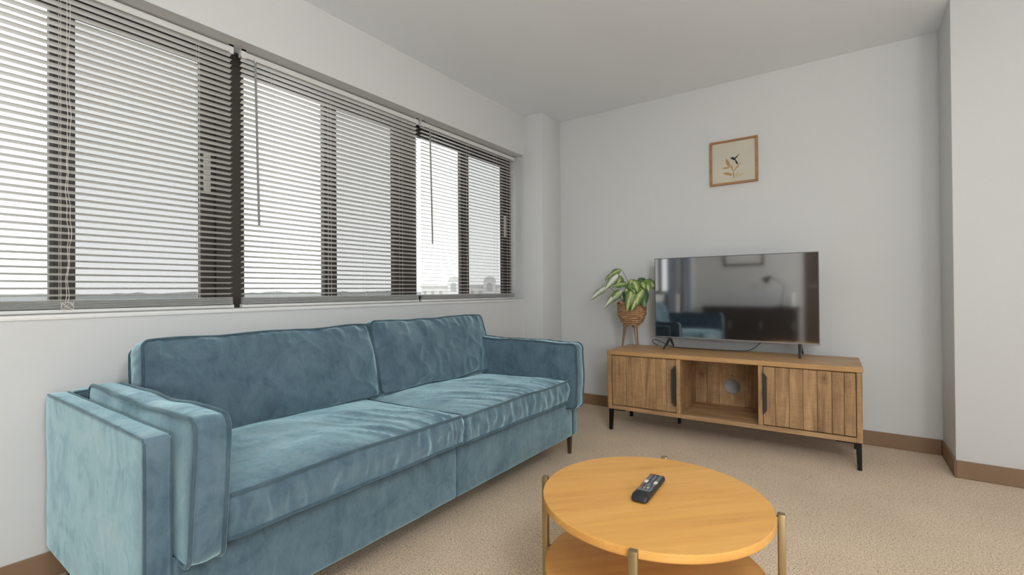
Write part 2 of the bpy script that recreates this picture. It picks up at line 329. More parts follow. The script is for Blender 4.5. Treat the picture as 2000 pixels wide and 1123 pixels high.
# ------------------------------------------------------------------ venetian blinds
XB = -2.318                                    # slat centre line
def slat_mesh(length):
    prof = []
    for i in range(5):
        t = -1+i*.5; prof.append((t*.0125, .0026*(1-t*t)))
    V = []; Fc = []
    for yy in (-length/2, length/2):
        for (a, z) in prof: V.append((a, yy, z))
        for (a, z) in reversed(prof): V.append((a, yy, z-.0006))
    n = 10
    Fc = [tuple(range(n)), tuple(range(n, 2*n))[::-1]]+[(i, (i+1) % n, n+(i+1) % n, n+i) for i in range(n)]
    return V, Fc
def blind(y0, y1, tilt, label, cords, wand, pitch=.0251, liftcord=None, stack=8):
    r = empty('venetian_blind', (XB, (y0+y1)/2, SLT), label=label, cat='blind', group='venetian blinds in the strip window')
    MB().box((XB-.013, y0, 2.072), (XB+.014, y1, 2.099), .002, 1).build('headrail', 'slat', r)
    for yy in (y0+.012, y1-.012):
        MB().box((XB+.014, yy-.010, 2.066), (XB+.0165, yy+.010, ZH)).box((XB-.012, yy-.010, 2.099), (XB+.0165, yy+.010, ZH)).build('bracket', 'white_plastic', r, smooth=0)
    zb = SLT+.002
    MB().box((XB-.0125, y0+.006, zb), (XB+.0125, y1-.006, zb+.013), .003, 2).build('bottom_rail', 'slat', r)
    for yy in (y0+.006, y1-.006): MB().box((XB-.0135, yy-.004, zb-.0005), (XB+.0135, yy+.004, zb+.0145), .002, 1).build('end_cap', 'white_plastic', r)
    V, Fc = slat_mesh(y1-y0-.014); src = None; i = 0
    zs = [zb+.0165+.0042*j for j in range(stack)]
    z = 2.0635; z_stop = zs[-1]+.016; up = []
    while z > z_stop: up.append(z); z -= pitch
    zs += up[::-1]
    rnd = random.Random(y0)
    for j, z in enumerate(zs):
        tl = tilt if j >= stack else tilt*.12
        tl += math.radians(rnd.uniform(-.9, .9))
        lz = z-SLT
        if src is None:
            src = MB().add(V, Fc).build('slat', 'slat', r, world=False); src.location = (0, 0, lz); src.rotation_euler = (rnd.uniform(-.0006, .0006), -tl, 0)
        else: share(src, 'slat', r, (rnd.uniform(-.0008, .0008), 0, lz), (rnd.uniform(-.0009, .0009), -tl, 0))
    for yc in cords:
        for xx in (-.0135, .0135):
            MB().tube([(XB+xx, yc, zb+.013), (XB+xx, yc, 1.5), (XB+xx, yc, 2.075)], .0007, k=5).build('ladder_cord', 'cord', r)
    if wand is not None:
        xw = XB+.026
        MB().tube([(xw-.010, wand, 2.082), (xw, wand, 2.075), (xw, wand, 2.055)], .0028, k=6).build('wand_hook', 'white_plastic', r)
        MB().tube([(xw, wand, 2.058), (xw+.006, wand+.012, 1.285)], .0058, k=6).build('tilt_wand', 'wand', r)
    if liftcord:
        pts = []
        for i in range(40):
            t = i/39; pts.append((XB+.021+.002*math.sin(i*.9), liftcord+.004*math.sin(i*.45)*t+.003*math.sin(i*1.7)*t, 2.075-t*(2.075-.93)))
        for i in range(26):
            a = i*.75; pts.append((XB+.026+.004*math.sin(i), liftcord+.018*math.sin(a), .922+.014*math.cos(a*1.3)))
        MB().tube(pts, .0009, k=5).build('lift_cord', 'cord', r)
        MB().tube([(p[0]+.001, p[1]+.006+.003*math.sin(i*.5), p[2]) for i, p in enumerate(pts[:40])], .0009, k=5).build('lift_cord', 'cord', r)
    return r
blind(2.232, 3.318, math.radians(-3), 'white slatted blind next to the column, slats nearly edge on', (2.36, 2.72, 3.06, 3.24), 2.298)
blind(1.078, 2.205, math.radians(17), 'white slatted blind hanging between the other two, with a grey wand', (1.235, 1.55, 1.78, 2.06), 1.138)
blind(-.07, 1.047, math.radians(13.5), 'white slatted blind with a knotted lift cord hanging down it', (.10, .455, .902), None, liftcord=.47)

# ------------------------------------------------------------------ sofa
SC = (-1.75, 1.45)
sofa = empty('sofa', (SC[0], SC[1], 0), label='teal blue velvet two-seat sofa with piped cushions below the window blinds', cat='sofa')
FX, BX = -1.303, -2.195
Y0, Y1 = .395, 2.505
ZB, ZA = .118, .632
AT = .056
def noisev(p, s, seed=0.): return noise.noise(Vector(p)*s+Vector((seed*13.1, seed*7.7, seed*3.3)))
def soft_box(a, b, bev, wob=.003, seed=0, n=14):
    a, b = Vector(a), Vector(b); d = b-a
    bm = bmesh.new(); bmesh.ops.create_cube(bm, size=1)
    for v in bm.verts: v.co = Vector((v.co.x*d.x, v.co.y*d.y, v.co.z*d.z))+(a+b)/2
    bmesh.ops.bevel(bm, geom=bm.edges[:], offset=bev, segments=3, affect='EDGES', profile=.5)
    bmesh.ops.subdivide_edges(bm, edges=[e for e in bm.edges if e.calc_length() > .08], cuts=n, use_grid_fill=True)
    bm.normal_update()
    for v in bm.verts: v.co += v.normal*wob*noisev(v.co, 6, seed)
    bm.verts.index_update(); m = MB().add([v.co.copy() for v in bm.verts], [[v.index for v in f.verts] for f in bm.faces]); bm.free(); return m
def rail(pts, r=.0045): return MB().tube(pts, r, k=8)
for s, (ya, yb) in enumerate(((Y0, Y0+AT), (Y1-AT, Y1))):
    ap = soft_box((BX, ya, ZB), (FX, yb, ZA), .012, .003, s+1).build('arm_panel', 'velvet', sofa, smooth=60)
    yo = ya if s == 0 else yb; yi = yb if s == 0 else ya
    sg = 1 if s == 0 else -1
    for (yy, dy) in ((yo, .0025*sg), (yi, -.0025*sg)):
        rail([(BX+.02, yy+dy, ZA-.0025), (-1.8, yy+dy, ZA-.0015), (FX-.012, yy+dy, ZA-.003), (FX-.003, yy+dy, ZA-.012), (FX-.002, yy+dy, .4), (FX-.003, yy+dy, ZB+.012)], .0028).build('seam', 'velvet_piping', ap)
bp = soft_box((BX, Y0+AT+.001, ZB), (BX+.075, Y1-AT-.001, ZA+.004), .015, .003, 5).build('back_panel', 'velvet', sofa, smooth=60)
rail([(BX+.072, Y0+AT, ZA+.001), (BX+.072, Y1-AT, ZA+.001)], .003).build('seam', 'velvet_piping', bp)
YM = 1.45
for (ya, yb) in ((Y0+AT+.001, YM-.0012), (YM+.0012, Y1-AT-.001)):
    soft_box((FX-.04, ya, ZB+.002), (FX-.002, yb, .325), .008, .0025, ya).build('front_rail', 'velvet', sofa, smooth=60)
MB().box((BX+.075, Y0+AT+.001, ZB+.04), (FX-.041, Y1-AT-.001, .318)).build('seat_deck', 'velvet', sofa)
def leg(x, y, sx, sy):
    top = [(-.013, -.013), (.013, -.013), (.013, .013), (-.013, .013)]
    V = [(x+sx*.0+a*.62+sx*.004, y+b*.62+sy*.004, 0) for a, b in top]+[(x+a, y+b, ZB+.004) for a, b in top]
    MB().add(V, [(3, 2, 1, 0), (4, 5, 6, 7)]+[(i, (i+1) % 4, 4+(i+1) % 4, 4+i) for i in range(4)]).build('leg', 'dark_metal', sofa, smooth=0)
for x in (FX-.042, BX+.06):
    for y in (Y0+.05, Y1-.02): leg(x, y, 0, 0)
def cushion(name, Lx, D, T_, crown_t, crown_b, mtx, parent, seed, rad=.045, wr=None, border_wr=.0, bulge=.008, wob=.006, pr=.0054, nu=84, nv=64, gath=26.):
    hx, hy = Lx/2, D/2
    def plan(u, v):
        x, y = u*hx, v*hy
        ax, ay = abs(x), abs(y)
        if ax > hx-rad and ay > hy-rad:
            qx, qy = (ax-(hx-rad))/rad, (ay-(hy-rad))/rad
            px, py = qx*math.sqrt(1-qy*qy/2), qy*math.sqrt(1-qx*qx/2)
            x = math.copysign(hx-rad+px*rad, x); y = math.copysign(hy-rad+py*rad, y)
        return x, y
    def dist(k, n):      # denser near the ends
        t = -1+2*k/n; return math.sin(t*PI/2)*.55+t*.45
    def warp(p):
        q = Vector(p)
        return q+Vector((noisev(q, 5, seed), noisev(q, 5, seed+1), noisev(q, 4, seed+2)))*wob
    mb = MB()
    for sgn, cr in ((1, crown_t), (-1, crown_b)):
        V = []; Fc = []
        for j in range(nv+1):
            for i in range(nu+1):
                u, v = dist(i, nu), dist(j, nv); x, y = plan(u, v)
                f = (1-abs(u)**4)**.8*(1-abs(v)**4)**.8
                z = T_/2+cr*f
                if wr and sgn > 0:
                    z += wr(u, v, x, y)*min(1, (1-abs(u)**10)*2)*min(1, (1-abs(v)**12)*2.5)
                z += .006*f*noisev((x, y, 0), 7, seed+4)
                V.append(mtx @ warp((x, y, sgn*z)))
        for j in range(nv):
            for i in range(nu):
                a = j*(nu+1)+i; q = (a, a+1, a+nu+2, a+nu+1); Fc.append(q if sgn > 0 else q[::-1])
        mb.add(V, Fc)
    us = [dist(i, nu) for i in range(nu)]; vs_ = [dist(j, nv) for j in range(nv)]
    per = [(u, -1) for u in us]+[(1, v) for v in vs_]+[(-u, 1) for u in us]+[(-1, -v) for v in vs_]
    n = len(per); ns = 7; V = []; Fc = []; pos = []
    for (u, v) in per: pos.append(Vector((*plan(u, v), 0)))
    run = 0; arc = []
    for i in range(n): arc.append(run); run += (pos[(i+1) % n]-pos[i]).length
    for i in range(n):
        t = (pos[(i+1) % n]-pos[i-1]).normalized(); nn = Vector((t.y, -t.x, 0))
        for k in range(ns+1):
            h = k/ns; z = T_/2-h*T_
            g = border_wr*noise.noise(Vector((arc[i]*gath, h*1.6+seed, seed*3.)))*math.sin(PI*h)**.6
            g += border_wr*.6*noise.noise(Vector((arc[i]*gath*2.3, h*2+seed, 4.)))*math.sin(PI*h)**.6
            V.append(mtx @ warp(pos[i]+nn*(bulge*math.sin(PI*h)+g)+Vector((0, 0, z))))
    for i in range(n):
        for k in range(ns):
            a, b_ = i*(ns+1)+k, ((i+1) % n)*(ns+1)+k; Fc.append((a, a+1, b_+1, b_))
    mb.add(V, Fc)
    o = mb.build(name, 'velvet', parent, smooth=75)
    for sgn in (1, -1):
        pts = []
        for i in range(n):
            t = (pos[(i+1) % n]-pos[i-1]).normalized(); nn = Vector((t.y, -t.x, 0))
            pts.append(mtx @ warp(pos[i]+nn*.002+Vector((0, 0, sgn*(T_/2+.0005)))))
        MB().tube(pts, pr, closed=True, k=7).build('piping', 'velvet_piping', o, smooth=80)
    return o
def frame_mtx(c, ex, ey, ez):
    ex, ey, ez = Vector(ex).normalized(), Vector(ey).normalized(), Vector(ez).normalized()
    return Matrix(((ex.x, ey.x, ez.x, c[0]), (ex.y, ey.y, ez.y, c[1]), (ex.z, ey.z, ez.z, c[2]), (0, 0, 0, 1)))
# seat cushions: local x along sofa length (+y world), local y towards the back (-x world)
def ridge(a, w): return max(0., 1-abs(a)*w)**1.5
def seat_wr(lo, hi, seed):
    def f(u, v, x, y):
        m = max(0., min(1., (u-lo)/.45))*max(0., min(1., (hi-u)/.10))*max(0., min(1., (.62-v)/1.1))
        q = x+.16*(v+1)*(1.15-u)*.5
        n1 = noise.noise(Vector((q*15, y*2.0+q*2, seed*3.1))); n2 = noise.noise(Vector((q*29, y*3.0, seed*5.3)))
        return m*(.0085*ridge(n1, 3.2)+.0045*ridge(n2, 3.0)-.003)+.009*noisev((x, y, 0), 3.2, seed+3)
    return f
SD = .655
def seat(y0, y1, front, z, seed, lo, hi, tilt):
    e = math.radians(tilt); c = (front-SD/2, (y0+y1)/2, z)
    cushion('seat_cushion', y1-y0, SD, .108, .026, .008, frame_mtx(c, (0, 1, 0), (-math.cos(e), 0, -math.sin(e)), (math.sin(e)*-1, 0, math.cos(e))), sofa, seed, wr=seat_wr(lo, hi, seed), border_wr=.015, rad=.026, nu=110, nv=76)
seat(.548, 1.452, -1.262, .398, 2, -.25, .98, 1.5)
seat(1.456, 2.357, -1.278, .390, 3, -.9, .95, 1.5)
# back cushions: local x along length, local y up (leaning), local z towards the room
def back(y0, y1, seed, dz=0., dx=0.):
    b0 = Vector((-1.852+dx, (y0+y1)/2, .462+dz)); t0 = Vector((-1.955+dx, (y0+y1)/2, .800+dz))
    up = (t0-b0).normalized(); ez = Vector((up.z, 0, -up.x)); hgt = (t0-b0).length; th = .125
    c = (b0+t0)/2-ez*(th/2)
    def wr(u, v, x, y):
        top = max(0., (v-.45)/.55); side = max(0., (abs(u)-.7)/.3)
        return .020*top*(ridge(noise.noise(Vector((x*17, y*4, seed*2.7))), 2.4)-.35)+.014*side*(ridge(noise.noise(Vector((x*4, y*15, seed*3.7))), 2.4)-.3)+.012*noisev((x, y, 0), 4.0, seed+2)+.006*ridge(noise.noise(Vector((x*9+y*5, y*9-x*4, seed*1.3))), 4)
    cushion('back_cushion', y1-y0, hgt, th, .034, .012, frame_mtx(c, (0, 1, 0), up, ez), sofa, seed, wr=wr, border_wr=.007, bulge=.012, wob=.012, rad=.022, nu=100, nv=60)
back(.585, 1.512, 5)
back(1.530, 2.412, 6, .006)
# arm cushions: local x along depth (toward room +x), local y up, local z across
def armc(yc, seed, th, lean, x0, x1, z0, z1):
    c = ((x0+x1)/2, yc, (z0+z1)/2); up = Vector((0, lean, 1)).normalized(); ex = Vector((1, 0, 0)); ez = ex.cross(up)
    cushion('arm_cushion', x1-x0, z1-z0, th, .010, .010, frame_mtx(c, ex, up, ez), sofa, seed, rad=.03, wr=lambda u, v, x, y: .007*noisev((x, y, 0), 6, seed), border_wr=.003, bulge=.006, wob=.012, pr=.0058, nu=70, nv=40)
armc(.504, 8, .074, .03, -2.03, -1.252, .322, .662)
armc(2.405, 9, .074, -.02, -2.03, -1.235, .300, .662)

# ------------------------------------------------------------------ media console
ang = math.atan(.0222)
S0 = Vector((-1.341, 3.065, 0))
con = empty('media_console', tuple(S0), ang, label='brown plank-door TV console on black metal legs against the white wall', cat='tv stand')
DP = .44
def cb(a, b, name, m, parent=None, bev=.002): return MB().box(a, b, bev, 1).build(name, m, parent or con, world=False)
cb((-.021, -.004, .517), (1.411, DP, .546), 'top_board', 'pine_top', bev=.003)
cb((-.017, 0, .145), (.012, DP-.005, .5165), 'side_panel', 'pine_z'); cb((1.381, 0, .145), (1.407, DP-.005, .5165), 'side_panel', 'pine_z')
cb((.0125, 0, .145), (1.3805, DP-.02, .171), 'bottom_board', 'pine_x')
cb((.4475, 0.001, .1715), (.473, DP-.02, .5165), 'divider', 'pine_z'); cb((.9155, 0.001, .1715), (.9405, DP-.02, .5165), 'divider', 'pine_z')
# back boards with the cable hole in the middle one
hc, hz, hr = .712, .300, .050
bx = [.4735, .553, .632, .792, .915]
for i in range(4):
    a, b_ = bx[i]+.0008, bx[i+1]-.0008; y0 = DP-.030+(.0015 if i % 2 else 0)
    if i == 2:
        k = 40; mb = MB(); pts = []
        cs = [(a, .1715), (b_, .1715), (b_, .5165), (a, .5165)]
        for y in (y0, DP-.02):
            mb.v += [Vector((hc+hr*math.cos(2*PI*j/k), y, hz+hr*math.sin(2*PI*j/k))) for j in range(k)]
            for j in range(k):
                c_, s_ = math.cos(2*PI*j/k), math.sin(2*PI*j/k)
                tx = ((b_-hc)/c_ if c_ > 1e-6 else ((a-hc)/c_ if c_ < -1e-6 else 9)); tz = ((.5165-hz)/s_ if s_ > 1e-6 else ((.1715-hz)/s_ if s_ < -1e-6 else 9)); t_ = min(tx, tz)
                mb.v.append(Vector((hc+c_*t_, y, hz+s_*t_)))
        # corner vertices so that the outline stays a rectangle
        for side, y in enumerate((y0, DP-.02)):
            o_ = side*2*k
            for (cx_, cz_) in cs:
                j = min(range(k), key=lambda q: (mb.v[o_+k+q]-Vector((cx_, y, cz_))).length); mb.v[o_+k+j] = Vector((cx_, y, cz_))
        for j in range(k):
            n_ = (j+1) % k
            mb.f += [(j, k+j, k+n_, n_), (2*k+j, 2*k+n_, 3*k+n_, 3*k+j), (j, n_, 2*k+n_, 2*k+j), (k+j, 3*k+j, 3*k+n_, k+n_)]
        mb.build('back_plank', 'pine_z', con, world=False, smooth=0)
    else: cb((a, y0, .1715), (b_, DP-.02, .5165), 'back_plank', 'pine_z', bev=.0012)
cb((.0125, DP-.028, .1715), (.447, DP-.02, .5165), 'back_panel', 'pine_z'); cb((.941, DP-.028, .1715), (1.3805, DP-.02, .5165), 'back_panel', 'pine_z')
MB().tube([(.712, DP-.033, .374), (.712, DP-.0305, .374)], .004, k=10).build('screw', 'black_steel', con, world=False)
def door(edges, hx0, hx1, hz0, hz1, hs):
    d = cb((edges[0], .014, .176), (edges[-1], .022, .512), 'door', 'pine_z')
    for i in range(len(edges)-1):
        o = cb((edges[i]+.0007, .0035+.0016*(i % 2), .176), (edges[i+1]-.0007, .0139, .512), 'plank', 'pine_z', d, bev=.0018)
    # bent plate handle: flat face with slanted ends, standing off the planks
    p = [(hx0, hz0+.028), (hx1, hz0), (hx1, hz1), (hx0, hz1-.028)] if hs < 0 else [(hx0, hz0), (hx1, hz0+.028), (hx1, hz1-.028), (hx0, hz1)]
    mb = MB(); V = [(x, -.016, z) for x, z in p]+[(x, -.0135, z) for x, z in p]
    mb.add(V, [(0, 1, 2, 3), (7, 6, 5, 4)]+[(i, 4+i, 4+(i+1) % 4, (i+1) % 4) for i in range(4)])
    ex = hx1 if hs < 0 else hx0
    mb.box((ex-.0013, -.0135, hz0+.004), (ex+.0013, .0035, hz1-.004))
    mb.build('handle', 'handle_steel', d, world=False, smooth=0, label='dark grey steel plate handle')
door([.016, .116, .251, .317, .385, .4455], .424, .4445, .216, .478, -1)
door([.9425, 1.003, 1.072, 1.139, 1.206, 1.273, 1.328, 1.379], .9435, .963, .236, .485, 1)
def cleg(x, y, sx, sy):
    w0, w1 = .020, .026
    V = []
    for z, w in ((0, w0), (.138, w1)):
        for a, b_ in ((0, 0), (1, 0), (1, 1), (0, 1)): V.append((x+sx*a*w, y+sy*b_*w, z))
    mb = MB().add(V, [(3, 2, 1, 0), (4, 5, 6, 7)]+[(i, (i+1) % 4, 4+(i+1) % 4, 4+i) for i in range(4)])
    mb.box((min(x, x+sx*.115), min(y, y+sy*.028), .138), (max(x, x+sx*.115), max(y, y+sy*.028), .1445)); mb.build('leg', 'black_steel', con, world=False, smooth=0)
cleg(-.008, .004, 1, 1); cleg(1.402, .004, -1, 1); cleg(-.008, DP-.012, 1, -1); cleg(1.402, DP-.012, -1, -1)
MB().tube([(.36, .41, 0), (.36, .41, .145)], .011, k=10).build('centre_foot', 'black_steel', con, world=False)
TOPZ = .546

# ------------------------------------------------------------------ television
TY = 3.40
tv = empty('television', (-.63, TY, TOPZ), 0, label='black flat-screen television on splayed feet standing on the console', cat='television')
tx0, tx1, tz0, tz1 = -1.131, -.133, .618, 1.187
MB().box((tx0, TY, tz0+.012), (tx1, TY+.028, tz1), .004, 2).box((tx0+.12, TY+.026, tz0+.03), (tx1-.12, TY+.062, tz1-.19), .015, 2).build('housing', 'tv_plastic', tv)
bz = MB(); e = .004
bz.box((tx0, TY-.004, tz1-e), (tx1, TY, tz1)).box((tx0, TY-.004, tz0+.012), (tx0+e, TY, tz1-e)).box((tx1-e, TY-.004, tz0+.012), (tx1, TY, tz1-e))
bz.build('bezel', 'tv_plastic', tv, smooth=0)
MB().box((tx0+e, TY-.002, tz0+.012), (tx1-e, TY, tz1-e)).build('screen', 'tv_screen', tv, smooth=0)
MB().box((tx0, TY-.005, tz0), (tx1, TY+.026, tz0+.012), .002, 1).build('chin_bar', 'tv_chrome', tv)
MB().prism([(-.648, TY-.004), (-.612, TY-.004), (-.616, TY+.012), (-.644, TY+.012)], tz0-.006, tz0).build('logo_tab', 'tv_chrome', tv, smooth=0)
for fxp in (-1.028, -.236):
    f = MB()
    sg = -1 if fxp < -.6 else 1
    for (yy) in (TY-.115, TY+.115):
        f.tube([(fxp, TY+.010, tz0+.004), (fxp+sg*.004, (TY+.010+yy)/2, (tz0+TOPZ)/2+.004), (fxp+sg*.008, yy, TOPZ+.0070)], [.011, .009, .0062], k=8)
    f.build('foot', 'tv_foot', tv)
cab = MB()
pc = [(-.42, 3.45, .66), (-.47, 3.47, .60), (-.53, 3.475, .556), (-.62, 3.46, .5495), (-.72, 3.44, .5495), (-.82, 3.435, .5495), (-.92, 3.44, .5495), (-1.0, 3.452, .5495), (-1.06, 3.468, .558), (-1.11, 3.478, .578), (-1.15, 3.484, .592), (-1.175, 3.487, .590), (-1.183, 3.487, .578), (-1.172, 3.487, .567), (-1.14, 3.487, .5495)]
def smooth_path(pts, n=8):
    out = []; P = [Vector(p) for p in pts]
    for i in range(len(P)-1):
        p0, p1, p2, p3 = P[max(i-1, 0)], P[i], P[i+1], P[min(i+2, len(P)-1)]
        for k in range(n):
            t = k/n; out.append(.5*((2*p1)+(p2-p0)*t+(2*p0-5*p1+4*p2-p3)*t*t+(3*p1-p0-3*p2+p3)*t**3))
    return out+[P[-1]]
MB().tube(smooth_path(pc), .0026, k=8).build('power_cable', 'cable', tv, label='thin black power cable')

# ------------------------------------------------------------------ potted plant in a wicker planter
PX, PY = -1.300, 3.385
pl = empty('potted_plant', (PX, PY, TOPZ), label='variegated leafy houseplant in a wicker planter on wooden legs', cat='plant')
PZ0, PZ1 = .700, .876
prof = []; ncoil = 12
for i in range(ncoil):
    t = i/(ncoil-1); z = PZ0+.012+t*(PZ1-PZ0-.018)
    rr = .056+.037*min(1, t*2.4)**.6+.007*t
    pts = [(PX+(rr+.0009*math.sin(9*a+i*2))*math.cos(a), PY+(rr+.0009*math.sin(9*a+i*2))*math.sin(a), z+.0014*math.sin(5*a+i*1.7)+.001*math.sin(13*a+i)) for a in [2*PI*j/48 for j in range(48)]]
    MB().tube(pts, .0082, closed=True, k=8).build('wicker_coil', 'seagrass', pl)
MB().lathe([(.005, .004), (.050, .004), (.084, .05), (.092, .165), (.078, .165), (.005, .165)], (PX, PY, PZ0)).build('liner', 'soil', pl)
for a in (195, 318, 78):
    a = math.radians(a); c_, s_ = math.cos(a), math.sin(a)
    lg = MB().tube([(PX+.072*c_, PY+.072*s_, TOPZ), (PX+.050*c_, PY+.050*s_, PZ0-.004)], [.0065, .0125], k=12).build('leg', 'leg_wood', pl)
    MB().box((-.017, -.017, 0), (.017, .017, .018), .002, 1, Matrix.Translation((PX+.047*c_, PY+.047*s_, PZ0-.012)) @ Matrix.Rotation(a, 4, 'Z')).build('bracket', 'leg_wood', lg)
def leaf(base, tip, w, sag, face, m, stem_from=None, fold=.25, seed=0):
    b0, t0 = Vector(base), Vector(tip); ax = t0-b0; ln = ax.length
    f = Vector(face).normalized(); mid = (b0+t0)/2+Vector((0, 0, sag))+f*ln*.10
    n, k = 14, 8; mb = MB(); uv = []
    for i in range(n+1):
        t = i/n; P = b0*(1-t)**2+mid*2*t*(1-t)+t0*t*t; d = (mid-b0)*2*(1-t)+(t0-mid)*2*t; d.normalize()
        sd = d.cross(f).normalized(); nn = sd.cross(d).normalized()
        ww = w*(math.sin(PI*t**.80)**.85*(1-.25*t)+.02)
        for j in range(k+1):
            s = -1+2*j/k
            q = P+sd*s*ww*.5*(1-.12*s*s)+nn*(fold*ww*(abs(s)**1.3)*-.6+.045*w*math.sin(t*13+s*3+seed)*abs(s))
            mb.v.append(q); uv.append(((s+1)/2, t))
    for i in range(n):
        for j in range(k): a = i*(k+1)+j; mb.f.append((a, a+1, a+k+2, a+k+1))
    mb.uv = uv
    o = mb.build('leaf', m, pl, smooth=80)
    md = o.modifiers.new('thickness', 'SOLIDIFY'); md.thickness = .0012
    if stem_from is not None:
        s0 = Vector(stem_from); h = (s0+b0)/2+Vector((0, 0, .035))+((s0-Vector((PX, PY, s0.z)))*.3)
        MB().tube([s0*(1-t)**2+h*2*t*(1-t)+b0*t*t for t in [i/10 for i in range(11)]], [.0032-.0014*i/10 for i in range(11)], k=6).build('stem', 'stem', o)
cz = .868
def st(dx, dy): return (PX+dx, PY+dy, cz)
LV = [
 # base, tip, width, sag, facing, material, stem root
 ((-1.387, 3.40, 1.118), (-1.515, 3.385, 1.036), .062, .020, (-.1, -1, .55), 'leaf_green', st(.02, .02)),
 ((-1.395, 3.37, 1.083), (-1.492, 3.335, .960), .060, .020, (.25, -1, .35), 'leaf_pale', st(.0, -.01)),
 ((-1.478, 3.36, .992), (-1.610, 3.315, .878), .058, .022, (-.1, -1, .55), 'leaf_pale', st(-.05, -.02)),
 ((-1.385, 3.395, 1.070), (-1.410, 3.36, .985), .060, .010, (.3, -1, .2), 'leaf_green', None),
 ((-1.325, 3.37, 1.008), (-1.445, 3.35, .985), .056, .016, (0, -1, .8), 'leaf_green', st(-.02, .0)),
 ((-1.345, 3.33, .962), (-1.478, 3.285, .822), .066, .040, (-.2, -1, .45), 'leaf_pale', st(-.04, -.04)),
 ((-1.362, 3.32, .952), (-1.425, 3.29, .862), .060, .025, (.2, -1, .2), 'leaf_green', st(-.03, -.04)),
 ((-1.280, 3.31, 1.040), (-1.232, 3.265, .938), .088, .012, (.1, -1, .25), 'leaf_green', st(.01, -.03)),
 ((-1.250, 3.29, .985), (-1.286, 3.245, .806), .078, .020, (.0, -1, .25), 'leaf_green', st(.02, -.05)),
 ((-1.180, 3.30, .968), (-1.256, 3.248, .804), .074, .026, (.3, -1, .25), 'leaf_green', st(.05, -.04)),
 ((-1.215, 3.33, 1.015), (-1.168, 3.30, .968), .070, .018, (.2, -1, .5), 'leaf_green', st(.05, -.01)),
 ((-1.200, 3.33, .972), (-1.172, 3.29, .828), .074, .024, (.4, -1, .2), 'leaf_dark', st(.06, -.03)),
 ((-1.305, 3.33, .985), (-1.308, 3.285, .850), .080, .014, (-.3, -1, .1), 'leaf_dark', st(-.01, -.04)),
 ((-1.315, 3.30, .975), (-1.272, 3.27, .905), .060, .016, (-.2, -1, .3), 'leaf_green', st(.0, -.05)),
 ((-1.240, 3.36, 1.045), (-1.180, 3.34, .985), .060, .014, (.2, -1, .4), 'leaf_dark', st(.03, .01)),
 ((-1.228, 3.34, .960), (-1.185, 3.29, .850), .078, .018, (.2, -1, .1), 'leaf_dark', st(.04, -.02)),
 ((-1.215, 3.42, 1.030), (-1.120, 3.44, .960), .070, .02, (.3, -.9, .6), 'leaf_green', st(.05, .04)),
 ((-1.255, 3.30, 1.030), (-1.205, 3.255, .945), .070, .018, (.2, -1, .35), 'leaf_green', st(.02, -.03)),
 ((-1.205, 3.31, .985), (-1.215, 3.255, .850), .072, .022, (.1, -1, .3), 'leaf_green', st(.04, -.04)),
 ((-1.195, 3.35, 1.030), (-1.150, 3.335, .945), .066, .02, (.3, -1, .4), 'leaf_green', st(.05, .0)),
 ((-1.300, 3.32, 1.005), (-1.275, 3.27, .900), .066, .016, (-.1, -1, .3), 'leaf_green', st(.0, -.03)),
 ((-1.262, 3.44, 1.035), (-1.240, 3.52, .960), .066, .02, (0, .6, .8), 'leaf_dark', st(.0, .05)),
]
for i, (b_, t_, w_, sg_, fc_, mm_, sf_) in enumerate(LV): leaf(b_, t_, w_*1.36, sg_, fc_, mm_, sf_, seed=i*1.7)

# ------------------------------------------------------------------ framed hummingbird print
pic = empty('framed_print', (-.641, YB, 1.862), label='small square print of a hummingbird over a branch in a thin wooden frame', cat='picture')
px0, px1, pz0, pz1, py = -.797, -.486, 1.707, 2.021, YB-.024
fw = .014
for a, b_ in (((px0, py, pz1-fw), (px1, YB-.001, pz1)), ((px0, py, pz0), (px1, YB-.001, pz0+fw)), ((px0, py, pz0+fw), (px0+fw, YB-.001, pz1-fw)), ((px1-fw, py, pz0+fw), (px1, YB-.001, pz1-fw))):
    MB().box(a, b_, .0015, 1).build('frame_moulding', 'frame_oak', pic)
MB().box((px0+fw, YB-.012, pz0+fw), (px1-fw, YB-.004, pz1-fw)).build('paper', 'art_paper', pic, smooth=0)
def ink(polys, name, m, lift=.0128):
    mb = MB(); rot = Matrix(((1, 0, 0, 0), (0, 0, -1, 0), (0, 1, 0, 0), (0, 0, 0, 1)))
    for i, pts in enumerate(polys): mb.prism([(px0+x*(px1-px0), pz0+z*(pz1-pz0)) for x, z in pts], 0, .0006, Matrix.Translation((0, YB-lift+.0002-.00012*i, 0)) @ rot)
    return mb.build(name, m, pic, smooth=0)
def lf(x0, z0, x1, z1, w):
    dx, dz = x1-x0, z1-z0; l = math.hypot(dx, dz); nx, nz = -dz/l, dx/l
    return [(x0, z0)]+[(x0+dx*t+nx*w*s, z0+dz*t+nz*w*s) for t, s in ((.25, .8), (.5, 1), (.78, .6))]+[(x1, z1)]+[(x0+dx*t+nx*w*s, z0+dz*t+nz*w*s) for t, s in ((.78, -.6), (.5, -1), (.25, -.8))]
ink([lf(.50, .10, .50, .33, .013), lf(.50, .28, .42, .46, .012), lf(.50, .28, .66, .48, .014), lf(.47, .34, .47, .45, .009), lf(.42, .38, .34, .60, .036), lf(.43, .38, .25, .385, .018), lf(.47, .22, .27, .27, .030), lf(.48, .20, .36, .25, .026)], 'printed_branch', 'ink_ochre')
ink([lf(.52, .13, .76, .235, .014), lf(.51, .15, .62, .26, .016)], 'printed_grass', 'ink_straw', .0132)
